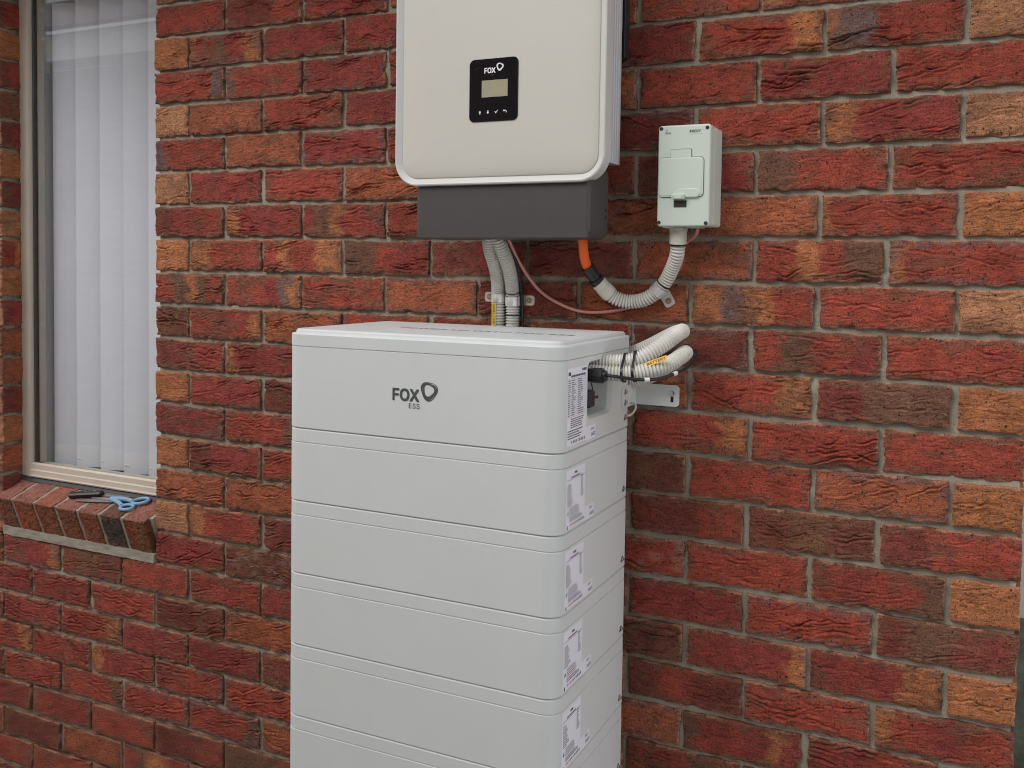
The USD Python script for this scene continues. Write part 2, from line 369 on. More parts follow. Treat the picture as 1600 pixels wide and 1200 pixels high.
def brick_mesh(W, H, depth, kind, seed, res=.0040, strength=1.0, bloom=0.):
    """Brick whose face looks towards -y, middle of the face at the origin. Returns vertices, faces, colours."""
    rng = np.random.default_rng(seed)
    nx, nz = max(int(W / res), 6), max(int(H / res * 2.3), 6)
    # rows closer together at the arrises
    e = np.array([0, .0011, .0026])
    gx = np.r_[-W / 2 + e, np.linspace(-W / 2 + .0052, W / 2 - .0052, nx), (W / 2 - e)[::-1]]
    gz = np.r_[-H / 2 + e, np.linspace(-H / 2 + .0052, H / 2 - .0052, nz), (H / 2 - e)[::-1]]
    U, V = np.meshgrid(gx, gz, indexing='ij')
    h = folds(rng, U, V, seed % 997, strength, W, H)
    d = np.minimum(W / 2 - np.abs(U), H / 2 - np.abs(V))
    chip = meshkit.fbm(np.stack([U * 70 + seed % 91, V * 70, np.zeros_like(U)], -1), 3, seed % 89)
    h -= .0032 * np.exp(-d / .0018) * (.3 + 1.2 * chip) + .006 * smoothstep(.58, .74, chip) * np.exp(-d / .006)
    col = clay(rng, kind, U, V, W, H, seed % 997, bloom)
    # ragged outline
    rag = (meshkit.fbm(np.stack([U * 45 + 9, V * 45 + seed % 77, np.zeros_like(U)], -1), 3, 5) - .5) * .0070 * np.exp(-d / .006)
    Uo = U + np.sign(U) * rag * (np.abs(U) > W / 2 - .02); Vo = V + np.sign(V) * rag * (np.abs(V) > H / 2 - .02)
    P = np.stack([Uo, -h, Vo], -1)
    a, b = U.shape
    idx = np.arange(a * b).reshape(a, b)
    f = [np.stack([idx[:-1, :-1], idx[1:, :-1], idx[1:, 1:]], -1).reshape(-1, 3), np.stack([idx[:-1, :-1], idx[1:, 1:], idx[:-1, 1:]], -1).reshape(-1, 3)]
    v = [P.reshape(-1, 3)]; c = [col.reshape(-1, 3)]
    loop = np.r_[idx[:, 0], idx[-1, 1:], idx[-2::-1, -1], idx[0, -2:0:-1]]
    n = len(loop); rim = v[0][loop]; at = a * b
    back = rim.copy(); back[:, 1] = depth
    mid = rim.copy(); mid[:, 1] = np.maximum(rim[:, 1], 0) + .004
    v += [rim, mid, back]; rc = c[0][loop] * .9; c += [rc, rc, rc]
    i = np.arange(n); j = (i + 1) % n
    for k in range(2):
        A, B = at + k * n, at + (k + 1) * n
        f += [np.stack([A + i, B + j, A + j], 1), np.stack([A + i, B + i, B + j], 1)]
    return np.vstack(v), np.vstack(f), np.vstack(c)

def place(P, loc, rng=None, turn=None, jitter=1.0):
    P = P.copy()
    if rng is not None:
        a, t, s = rng.normal(0, .0035 * jitter), rng.normal(0, .006 * jitter), rng.normal(0, .010 * jitter)
        x, y, z = P.T; P = np.stack([x * math.cos(a) - z * math.sin(a), y + x * t + z * s, x * math.sin(a) + z * math.cos(a)], 1)
        P = P + np.array([rng.normal(0, .0010), rng.normal(0, .0013), rng.normal(0, .0008)]) * jitter
    if turn is not None: P = P @ turn.T
    return P + np.array(loc)

def put_brick(name, parent, P, f, c, kind=None):
    m = usdkit.mesh(stage, path_for(name, parent), (P, f), M['brick'], smooth=True)
    pv = UsdGeom.PrimvarsAPI(m).CreatePrimvar('clay', Sdf.ValueTypeNames.Color3fArray, 'vertex')
    pv.Set(Vt.Vec3fArray.FromNumpy(c.astype(np.float32)))
    if kind: tag(m, kind=kind)
    return m

ROW, HALF, BED0 = .086, .12, 1.40
WIN_L, WIN_R, WIN_T = -2.035, -1.435, BED0 + 10 * ROW      # window opening
special = {(-7, 1): 'OR', (-7, 3): 'R', (-7, -1): 'R', (-6, -2): 'D', (-6, 0): 'RO', (-6, 2): 'B', (-6, 4): 'T', (-5, -1): 'R', (-5, 1): 'R', (-5, 3): 'R',
           (-4, -2): 'D', (-4, 0): 'R', (-4, 2): 'R', (-4, 4): 'T', (-3, -1): 'D', (-3, 1): 'R', (-3, 3): 'R', (-2, -2): 'M', (-2, 0): 'M', (-2, 2): 'R', (-2, 4): 'O',
           (-1, -3): 'D', (-1, -1): 'M', (-1, 1): 'B', (-1, 3): 'R', (0, -4): 'D', (0, -2): 'M', (0, 0): 'B', (0, 2): 'R', (0, 4): 'T', (1, -1): 'D', (1, 1): 'B', (1, 3): 'B',
           (2, 0): 'RO', (2, 2): 'D', (2, 4): 'O', (3, -1): 'RO', (3, 1): 'R', (3, 3): 'R', (4, -2): 'N', (4, 0): 'R', (4, 2): 'M', (4, 4): 'O', (5, -1): 'D', (5, 1): 'N', (5, 3): 'D',
           (6, 0): 'R', (6, 2): 'B', (6, 4): 'O', (7, -1): 'R', (7, 1): 'R', (7, 3): 'D', (8, -2): 'N', (8, 0): 'R', (8, 2): 'B', (8, 4): 'O', (9, -1): 'D', (9, 1): 'R', (9, 3): 'B',
           (-8, -12): 'R', (-8, -10): 'D', (-8, -8): 'R', (-7, -12): 'O', (-7, -11): 'B', (-7, -9): 'R', (-7, -7): 'R', (-6, -12): 'R', (-6, -10): 'B', (-6, -8): 'R', (-5, -12): 'T', (-5, -11): 'M', (-5, -9): 'R', (-5, -7): 'R',
           (-4, -12): 'R', (-4, -10): 'M', (-4, -8): 'R', (-3, -12): 'T', (-3, -11): 'R', (-3, -9): 'R', (-3, -7): 'M', (-2, -12): 'D', (-2, -10): 'B', (-2, -8): 'B', (-1, -12): 'O', (-1, -11): 'OR', (-1, -9): 'B', (-1, -7): 'B', (-1, -5): 'D',
           (0, -12): 'B', (0, -10): 'B', (0, -8): 'B', (0, -6): 'M', (1, -12): 'N', (1, -11): 'RO', (1, -9): 'M', (2, -12): 'D', (2, -10): 'R', (3, -12): 'O', (3, -11): 'R', (3, -9): 'D', (4, -12): 'R', (4, -10): 'R', (5, -12): 'O', (5, -11): 'D', (5, -9): 'R',
           (6, -12): 'M', (6, -10): 'M', (7, -12): 'T', (7, -11): 'R', (7, -9): 'D', (8, -12): 'R', (8, -10): 'N', (9, -15): 'N', (9, -17): 'R', (9, -13): 'R', (9, -11): 'R', (9, -9): 'R'}
wall = thing('brick_wall', 'textured red brick wall with raked grey mortar joints behind the battery stack', 'wall')
rest_v, rest_f, rest_c, rest_n = [], [], [], 0
def add_rest(P, f, c):
    global rest_n
    rest_v.append(P); rest_f.append(f + rest_n); rest_c.append(c); rest_n += len(P)
for r in range(-13, 19):
    k = -21 if r % 2 else -22
    pieces = []
    while k < 5:
        nxt = min(k + 2, 5)
        if 5 - k == 1: nxt = 5
        a, b = k, nxt
        if -10 <= r <= 8:   # the window opening between half-brick lines -17 and -12
            if a < -17 < b: pieces.append((a, -17)); a = b
            elif a < -12 < b: pieces.append((-12, b)); a = b
            elif -17 <= a and b <= -12: a = b
        if a < b: pieces.append((a, b))
        k = nxt
    for a, b in pieces:
        x0, x1 = a * HALF + .005, b * HALF - .005
        zc = BED0 - (r + .5) * ROW
        seed = (r + 40) * 131 + (a + 60) * 17
        rng = np.random.default_rng(seed + 5)
        kind = special.get((r, a)) or (('O', 'T', 'M')[rng.integers(3)] if b - a == 1 else rng.choice(['R', 'D', 'B', 'RO', 'OR', 'M', 'N'], p=[.50, .16, .12, .07, .05, .08, .02]))
        jamb = -10 <= r <= 8 and b == -17
        seen = -9 <= r <= 13 and a >= -19
        if jamb: x1 -= .112
        if x1 - x0 < .02: continue
        W = x1 - x0 + rng.normal(0, .0014)
        P, f, c = brick_mesh(W, .0765 + rng.normal(0, .0009), .10 if a == -12 or b == 5 else .03, kind, seed, res=.0040 if seen else .02, strength=rng.choice([.35, .8, 1.1, 1.35, 1.7]) if kind not in 'OT' else rng.uniform(.6, 1.0),
                             bloom={(6, -2): .16, (8, -10): .16}.get((r, a), 0.))
        P = place(P, ((x0 + x1) / 2, 0, zc), rng)
        if seen: put_brick('brick', wall, P, f, c)
        else: add_rest(P, f, c)
    if -10 <= r <= 8:   # corner brick of the left reveal, its long face towards the opening
        seed = 9000 + r * 37; rng = np.random.default_rng(seed)
        kind = {-8: 'O', -7: 'D', -6: 'N', -5: 'D', -4: 'O', -3: 'D', -2: 'T', -1: 'B', 0: 'O', 1: 'D', 2: 'M', 3: 'M', 4: 'D', 5: 'O', 6: 'M', 7: 'D'}.get(r, 'R')
        P, f, c = brick_mesh(.108, .0765, .10, kind, seed, res=.0040 if r > -10 else .02, strength=.8)
        P = place(P, (WIN_L, .055, BED0 - (r + .5) * ROW), rng, turn=np.array([[0, -1, 0], [1, 0, 0], [0, 0, 1.0]]), jitter=.7)
        put_brick('brick', wall, P, f, c) if r > -10 else add_rest(P, f, c)
put_brick('brick_remainder', wall, np.vstack(rest_v), np.vstack(rest_f), np.vstack(rest_c), kind='stuff')

def mortar_sheet(x0, x1, z0, z1, y, thick):
    nx, nz = max(int((x1 - x0) / .012), 2), max(int((z1 - z0) / .012), 2)
    U, V = np.meshgrid(np.linspace(x0, x1, nx + 1), np.linspace(z0, z1, nz + 1), indexing='ij')
    Y = y + (meshkit.fbm(np.stack([U * 40, V * 40, np.zeros_like(U)], -1), 3, 3) - .5) * .006
    P = np.stack([U, Y, V], -1); a, b = U.shape; idx = np.arange(a * b).reshape(a, b)
    f = [np.stack([idx[:-1, :-1], idx[1:, :-1], idx[1:, 1:]], -1).reshape(-1, 3), np.stack([idx[:-1, :-1], idx[1:, 1:], idx[:-1, 1:]], -1).reshape(-1, 3)]
    loop = np.r_[idx[:, 0], idx[-1, 1:], idx[-2::-1, -1], idx[0, -2:0:-1]]; n = len(loop)
    rim = P.reshape(-1, 3)[loop]; back = rim.copy(); back[:, 1] = thick
    i = np.arange(n); j = (i + 1) % n; A = a * b; B = A + n
    f += [np.stack([A + i, B + j, A + j], 1), np.stack([A + i, B + i, B + j], 1), np.stack([np.full(n, B + n), B + j, B + i], 1)]
    return trimesh.Trimesh(np.vstack([P.reshape(-1, 3), rim, back, back.mean(0)]), np.vstack(f), process=False)
MY = .0095
zs0, zw = BED0 - 9 * ROW, WIN_T
obj('mortar', [mortar_sheet(WIN_R + .009, .588, GROUND, 2.50, MY, .11), mortar_sheet(-2.64, WIN_L - .009, zs0 - .004, zw, MY, .11),
               mortar_sheet(-2.64, WIN_R + .009, GROUND, zs0 - .004, MY, .11), mortar_sheet(-2.64, WIN_R + .009, zw + .002, 2.50, MY, .11)], 'mortar', wall, smooth=True)
# eaves over the wall
ev = thing('eaves', 'pale soffit and fascia of the eaves above the brick wall', 'eaves')
obj('soffit', box(-3.2, 1.1, -.42, .10, 2.502, 2.52), 'soffit', ev, False)
obj('fascia', box(-3.2, 1.1, -.44, -.4205, 2.48, 2.68), 'soffit', ev, False)

# ------------------------------------------------------------------ sloping brick sill
def block(W, D, H, r, res, kind, seed):
    """Whole brick with rough faces: W along x, D along y, H along z, middle at the origin."""
    rng = np.random.default_rng(seed)
    m = trimesh.creation.box([W, D, H]).subdivide_to_size(res, max_iter=12); m.merge_vertices()
    p = np.array(m.vertices); h = np.array([W, D, H]) / 2
    q = np.clip(p, -(h - r), h - r); d = p - q; L = np.linalg.norm(d, axis=1, keepdims=True)
    n = d / np.maximum(L, 1e-9); p = q + n * r
    nz = (meshkit.fbm(p * 60 + seed % 50, 4, seed % 99) - .5) * .0060 - .0022 * smoothstep(.035, .0, np.abs(meshkit.fbm(p * 55 + seed % 23, 4, seed % 57) - .5)) - .004 * smoothstep(.60, .78, meshkit.fbm(p * 90 + seed % 31, 3, 4)) * (np.abs(n).max(1) < .92)
    p2 = p + n * nz[:, None]
    c = clay(rng, kind, p[:, 0] + p[:, 1] * .4, p[:, 2], W * 3, H, seed % 997)
    return p2, np.array(m.faces), c
sill = thing('window_sill', 'sloping sill of bricks on edge below the window, scissors lying on it', 'sill')
TH = math.radians(20); ca, sa = math.cos(TH), math.sin(TH)
joints = [-2.140, -2.052, -1.964, -1.874, -1.7855, -1.699, -1.616, -1.532, -1.4415]
kinds = ['N', 'N', 'N', 'N', 'N', 'N', 'K', 'N']
tops = [RED, ORG * .8 + RED * .2, RED, RED * .9, RED, BRN, RED]
for k in range(8):
    x0, x1 = joints[k] + .0055, joints[k + 1] - .0055
    if x1 < -2.03: continue
    x0 = max(x0, -2.031)
    P, f, c = block(x1 - x0, .118, .100, .004, .0032, kinds[k], 4000 + k * 13)
    top = smoothstep(.044, .049, P[:, 2])[:, None]
    P3 = P * 40
    t = RED * .66 + np.array([.105, .085, .07]) if k not in (6,) else BRN
    if k == 3: t = RED * .55 + ORG * .35 + .03
    c = c * (1 - top) + (t * (.75 + .5 * meshkit.fbm(P3 + k, 4, k)[:, None])) * top
    c = np.where(top > .5, c, c * np.array([[1, 1, 1], [1, 1, 1], [1.35, 1.0, .85], [1.15, .95, .85], [1.05, .9, .85], [1.2, .95, .85], [1, 1, 1], [1.15, 1.05, .85]][k]))
    P = P + np.array([(x0 + x1) / 2, .059, -.05])
    y, z = P[:, 1].copy(), P[:, 2].copy()
    P[:, 1], P[:, 2] = -.030 + y * ca - z * sa, .7385 + y * sa + z * ca
    put_brick('brick', sill, P, f, c)
def sill_pt(x, along_, up=0.):
    return np.array([x, -.030 + along_ * ca - up * sa, .7385 + along_ * sa + up * ca])
def slab_at(x0, x1, a0, a1, u0, u1, n=6, amp=.0016, seed=1):
    m = box(x0, x1, a0, a1, u0, u1).subdivide_to_size(.008, max_iter=12); m.merge_vertices(); v = np.array(m.vertices)
    v += (np.stack([meshkit.fbm(v * 90 + s, 3, seed + s) for s in (1, 2, 3)], -1) - .5) * amp * 2
    m.vertices = np.stack([v[:, 0], -.030 + v[:, 1] * ca - v[:, 2] * sa, .7385 + v[:, 1] * sa + v[:, 2] * ca], 1)
    return m
mm = [slab_at(j - .0065, j + .0065, .0035, .112, -.099, -.0022, seed=i) for i, j in enumerate(joints[2:-1])]
mm.append(slab_at(-1.4478, -1.4360, .022, .06, -.106, -.002, seed=30))
bed = box(-2.031, -1.4365, -.004, .06, .624, .6475).subdivide_to_size(.01, max_iter=12); bed.merge_vertices()
v = np.array(bed.vertices); v += (np.stack([meshkit.fbm(v * 60 + s, 3, s) for s in (1, 2, 3)], -1) - .5) * .006; bed.vertices = v
obj('mortar', mm + [bed], 'mortar', sill, smooth=40)

# ------------------------------------------------------------------ window
win = thing('window', 'narrow beige aluminium window with one pane, left of the battery stack', 'window')
FY = .065
obj('frame', box(WIN_L - .003, -2.0035, FY, .115, .784, 2.25), 'frame', win)
def profile_bar(x0, x1, steps):
    """Extruded section of the bottom rail: list of (y, z) points."""
    return prism(Polygon(steps), 0, x0, x1)
obj('bottom_rail', profile_bar(-2.0035, WIN_R, [(.115, .784), (.060, .784), (.058, .788), (.063, .790), (.063, .8035), (.066, .8065), (.066, .8210), (.070, .8235), (.0755, .8245), (.0755, .818), (.096, .806), (.115, .803)]), 'frame', win)
obj('frame', box(-1.4605, WIN_R - .0005, FY, .115, .826, 2.25), 'frame', win)
obj('top_rail', box(-2.0035, -1.4605, FY, .115, 2.20, 2.25), 'frame', win)
obj('gasket', [box(-2.0034, -1.9965, .0805, .0920, .8250, 2.20)], 'gasket', win)
obj('inner_frame', box(-2.0034, -1.991, .0925, .112, .822, 2.20), 'inner', win)
obj('inner_frame', box(-2.0034, -1.4606, .098, .112, .807, .8215), 'inner', win)
obj('glass_pane', box(-2.0030, -1.4606, .0760, .0800, .8190, 2.1995), 'glass', win, False)
obj('flashing', profile_bar(-2.031, WIN_R - .001, [(.078, .775), (.058, .7685), (.056, .7715), (.066, .7835), (.095, .7835), (.095, .775)]), 'flash', win)
# lining of the opening and dim room behind it
rm = box(-3.2, .4, .121, 3.0, GROUND + .01, 2.6)
rm2 = as_tm(as_mf(rm) - as_mf(box(-3.1, .3, .13, 2.9, .05, 2.5)) - as_mf(box(-2.032, -1.438, .0, .2, .80, 2.24)))
tag(obj('room', rm2, 'room', None, False), kind='structure')
lin = thing('window_lining', 'pale inner lining of the window reveal seen through the glass', 'lining')
obj('side_board', box(-2.0315, -2.019, .1215, .26, .795, 2.24), 'board', lin)
obj('side_board', box(-1.451, -1.4385, .1215, .26, .795, 2.24), 'board', lin)
obj('sill_board', box(-2.0185, -1.4515, .1215, .26, .795, .807), 'gasket', lin)
# vertical blind
bl = thing('vertical_blind', 'white vertical blind of overlapping fabric slats hanging behind the window glass', 'blind')
obj('headrail', box(-2.01, -1.46, .165, .205, 2.192, 2.232), 'board', bl)
edges = [-1.984, -1.888, -1.789, -1.696, -1.598, -1.503]
for i, x in enumerate(edges):
    w, a = .118, math.radians(23 + (-2.5, 1.5, -1, 2.5, -1.5, 0)[i])
    n = 9; s = np.linspace(0, w, n); bow = .0035 * np.sin(s / w * PI)
    zb = .812 + (.0015 * ((i * 7) % 3 - 1))
    def strip(z0, z1, th, off=0.):
        px, py = x + s * math.cos(a) + bow * math.sin(a), .135 + off + s * math.sin(a) - bow * math.cos(a)
        front = [np.stack([px, py - th, np.full(n, z)], 1) for z in (z0, z1)]; back = [np.stack([px[::-1], py[::-1] + th, np.full(n, z)], 1) for z in (z0, z1)]
        return loft([np.vstack([front[0], back[0]]), np.vstack([front[1], back[1]])])
    sl = obj('slat', strip(zb, 2.185, .0004), 'blind', bl)
    obj('weighted_hem', strip(zb - .0005, zb + .062, .0011), 'hem', sl)
for i in range(5):
    p = [(edges[i] + .108, .160, .845), (edges[i] + .112, .146, .834), (edges[i + 1] + .004, .133, .838)]
    obj('bead_chain', cable(p, .0016, 6), 'bead', bl)

# ------------------------------------------------------------------ scissors and knife on the sill
def on_sill(poly_pts_or_mesh):
    """Local (x, along, up) to the sill's slope."""
    m = as_tm(poly_pts_or_mesh).copy(); v = np.array(m.vertices)
    m.vertices = np.stack([v[:, 0], -.030 + v[:, 1] * ca - v[:, 2] * sa, .7385 + v[:, 1] * sa + v[:, 2] * ca], 1)
    return m
sc = thing('scissors', 'light blue handled scissors lying half closed on the brick sill', 'scissors')
def seg_poly(pts, w): # tapered strip
    pts = np.array(pts, float); d = np.gradient(pts, axis=0); d /= np.linalg.norm(d, axis=1, keepdims=True); n = np.stack([-d[:, 1], d[:, 0]], 1); w = np.array(w)[:, None]
    return Polygon(np.vstack([pts + n * w, (pts - n * w)[::-1]]))
obj('blade', on_sill(prism(seg_poly([(-1.742, .036), (-1.70, .046), (-1.62, .062)], [.0008, .006, .0075]), 2, .0030, .0048)), 'blade', sc)
obj('blade', on_sill(prism(seg_poly([(-1.700, .058), (-1.66, .062), (-1.61, .066)], [.0008, .005, .007]), 2, .0052, .0068)), 'blade', sc)
def ring_handle(pts, neck, r, wide):
    ring = cable(pts + [pts[0]], r, 12, .003)
    return [ring, cable(neck, wide, 12, .003)]
def ell(cx, cy, a, b, t, up, n=22):
    o = []
    for q in np.linspace(0, 2 * PI, n, endpoint=False):
        u, w = a * math.cos(q), b * math.sin(q); o.append((cx + u * math.cos(t) - w * math.sin(t), cy + u * math.sin(t) + w * math.cos(t), up))
    return o
obj('handle', [on_sill(m) for m in ring_handle(ell(-1.5470, .0425, .0200, .0120, .18, .0060), [(-1.630, .065, .006), (-1.610, .061, .0065), (-1.588, .054, .0065), (-1.568, .045, .0060)], .0046, .0062)], 'blue', sc)
obj('handle', [on_sill(m) for m in ring_handle(ell(-1.5290, .0760, .0230, .0130, .42, .0070), [(-1.630, .066, .007), (-1.605, .070, .0075), (-1.575, .072, .0075), (-1.550, .068, .0070)], .0046, .0066)], 'blue', sc)
obj('pivot_screw', on_sill(disc((-1.627, .064, .0066), (0, 0, 1), .0028, .0022)), 'steel', sc)
kn = thing('kitchen_knife', 'black handled knife lying on the sill behind the scissors', 'knife')
kh = rr(.098, .019, .006, 0, 5); kc = np.array([-1.729, .0665, 0])
an = math.radians(17); Rk = np.array([[math.cos(an), -math.sin(an)], [math.sin(an), math.cos(an)]])
def kring(ins, up): return flat(rr(.104, .020, .006, ins, 5) @ Rk.T, 2, up) + kc
obj('handle', on_sill(loft([kring(.003, .0005), kring(0, .004), kring(0, .012), kring(.004, .0155)])), 'black', kn)
for t in (-.028, .0, .028):
    q = Rk @ np.array([t, .002]); obj('rivet', on_sill(disc((kc[0] + q[0], kc[1] + q[1], .0152), (0, 0, 1), .0024, .0012)), 'steel', kn)
obj('blade', on_sill(prism(seg_poly([(-1.680, .083), (-1.62, .095), (-1.575, .101), (-1.536, .105)], [.0085, .0085, .007, .0008]), 2, .0015, .0028)), 'blade', kn)

# ------------------------------------------------------------------ battery stack
XL, XR, YF, YB = -.6890, -.1107, -.392, -.040
BW, BD = XR - XL, YB - YF; BC = np.array([(XL + XR) / 2, (YF + YB) / 2, 0])
RAD = [.010, .010, .032, .032]
def ring(ins, z): return flat(rr(BW, BD, RAD, ins, 9), 2, z) + BC
LIDZ, SEAM = 1.2670, [round(1.1085 - .1410 * k, 4) for k in range(9)]
def bar_text(rng, x, y0, y1, z0, z1, rows, fill=(.4, 1.), gap=.55):
    """Rows of print on a sticker facing +x."""
    out = []; zs = np.linspace(z1, z0, rows + 1)
    for a, b in zip(zs[:-1], zs[1:]):
        h = (a - b) * (1 - gap); w = rng.uniform(*fill) * (y1 - y0); yy = y0
        while yy < y0 + w:
            l = min(rng.uniform(.004, .012), y0 + w - yy); out.append(box(x, x + .00015, yy, yy + l, a - h, a)); yy += l + .0012
    return out
def hex_screw(name, parent, x, y, z):
    s = obj(name, [disc((x, y, z), (1, 0, 0), .0058, .0012, 16), disc((x + .0012, y, z), (1, 0, 0), .0034, .0032, 6), box(x, x + .001, y - .0075, y - .003, z - .0055, z - .0015)], 'steel', parent)
    return s
def logo(s):
    """Rounded three-cornered swirl, as two nested rings, about s across, centred on the origin."""
    a = np.linspace(0, 2 * PI, 120, endpoint=False)
    def lobe(k, turn, dx=0., dz=0., m=.10):
        r = .5 * s * k * (1 + m * np.cos(3 * (a - turn))); return Polygon(np.stack([r * np.cos(a) + dx * s, r * np.sin(a) + dz * s], 1))
    outer = lobe(1.0, .38).difference(lobe(.88, .55, .022, .012)); inner = lobe(.84, .38, .012, .004).difference(lobe(.60, .15, -.01, .03))
    return outer, inner
# control unit on top
cu = thing('battery_control_unit', 'pale grey battery control unit with lid and FOX logo, on top of the stack', 'battery unit')
body = loft([ring(.0015, SEAM[0] + .0012), ring(0, SEAM[0] + .0028), ring(0, LIDZ - .0012), ring(.0010, LIDZ - .0004)])
hy0, hy1, hz0, hz1 = -.272, -.146, 1.152, 1.2575
hc, hw, hh = np.array([0, (hy0 + hy1) / 2, (hz0 + hz1) / 2]), hy1 - hy0, hz1 - hz0
rec = loft([flat(rr(hw - .016, hh - .016, .010, 0, 7), 0, XR - .075) + hc, flat(rr(hw - .010, hh - .010, .014, 0, 7), 0, XR - .010) + hc, flat(rr(hw - .008, hh - .008, .014, 0, 7), 0, XR - .006) + hc, flat(rr(hw, hh, .016, 0, 7), 0, XR - .0005) + hc, flat(rr(hw, hh, .016, 0, 7), 0, XR + .02) + hc])
obj('body', as_mf(body) - as_mf(rec), 'cabinet', cu, 25)
lid = obj('lid', loft([ring(.0008, LIDZ), ring(-.0005, LIDZ + .0012), ring(-.0005, 1.2895), ring(.0015, 1.2915), ring(.0075, 1.2925), ring(.0082, 1.2965), ring(.0115, 1.2995), ring(.03, 1.3003)]), 'lid', cu, 25)
tm = text('POWER UP WITH FOX ESS', .0155, (-.525, -.245, 1.3002), (1, 0, 0), (0, 1, 0), .0003, True, width=.375)
obj('lettering', tm, 'ink', lid, False)
def heavy(s_, h, o, w, d):
    return [text(s_, h, (o[0] + dx, o[1] - .00003 * i, o[2] + dz_), (1, 0, 0), (0, 0, 1), .0004, True, width=w) for i, (dx, dz_) in enumerate(((-d, -d), (d, -d), (-d, d), (d, d)))]
lg = obj('logo_lettering', heavy('FOX', .0205, (-.4455, YF - .0002, 1.1800), .058, .00045), 'ink', cu, False)
obj('small_lettering', [text(ch, .0088, (-.4095 + i * .0083, YF - .0002, 1.1668), (1, 0, 0), (0, 0, 1), .0004, False) for i, ch in enumerate('ESS')], 'ink', lg, False)
for i, p in enumerate(logo(.034)):
    q = affinity.translate(p, -.3665, 1.2003); obj('emblem', prism(q, 1, YF - .0007, YF + .001), 'ink', lg, False)
rng = np.random.default_rng(3)
lb = obj('rating_label', side_plate(-.3205, 1.185, .0880, .134, .001, XR + .0004, .0006), 'sticker', cu)
pr = [box(XR + .0004, XR + .0006, -.3625, -.352, 1.240, 1.246)]
pr += bar_text(rng, XR + .0004, -.300, -.2785, 1.2440, 1.2490, 1, (1, 1), .1) + bar_text(rng, XR + .0004, -.350, -.283, 1.2350, 1.2400, 1, (1, 1), .3)
for c0, c1 in ((-.3625, -.351), (-.347, -.325), (-.318, -.288)):
    pr += bar_text(rng, XR + .0004, c0, c1, 1.168, 1.232, 17, (.4, .95), .66)
pr += [box(XR + .0004, XR + .0006, -.3625, -.279, z, z + .0003) for z in np.linspace(1.168, 1.234, 18)]
pr += bar_text(rng, XR + .0004, -.349, -.285, 1.147, 1.165, 5, (.5, 1)) + bar_text(rng, XR + .0004, -.3625, -.281, 1.128, 1.145, 4, (.6, 1))
for y in np.linspace(-.345, -.286, 9): pr.append(box(XR + .0004, XR + .0006, y, y + rng.uniform(.002, .0045), 1.1215, 1.1265))
obj('print', pr, 'inkd', lb, False)
ss = obj('serial_label', side_plate(-.2525, 1.1285, .0480, .0255, .001, XR + .0004, .0006), 'sticker', cu)
obj('print', [text('142C', .0060, (XR + .0004, -.2520, 1.1215), (0, 1, 0), (0, 0, 1), .0002)] + bar_text(rng, XR + .0004, -.252, -.234, 1.131, 1.136, 2, (.7, 1)), 'inkd', ss, False)
hex_screw('screw', cu, XR, -.0640, 1.1305)
wp, _ = tube_path([(XR + .003, -.0620, 1.1335), (XR + .014, -.052, 1.140), (XR + .016, -.045, 1.152), (XR + .004, -.041, 1.156)], .002)
obj('earth_wire', sweep(wp, .0022, 10), 'frame', cu)
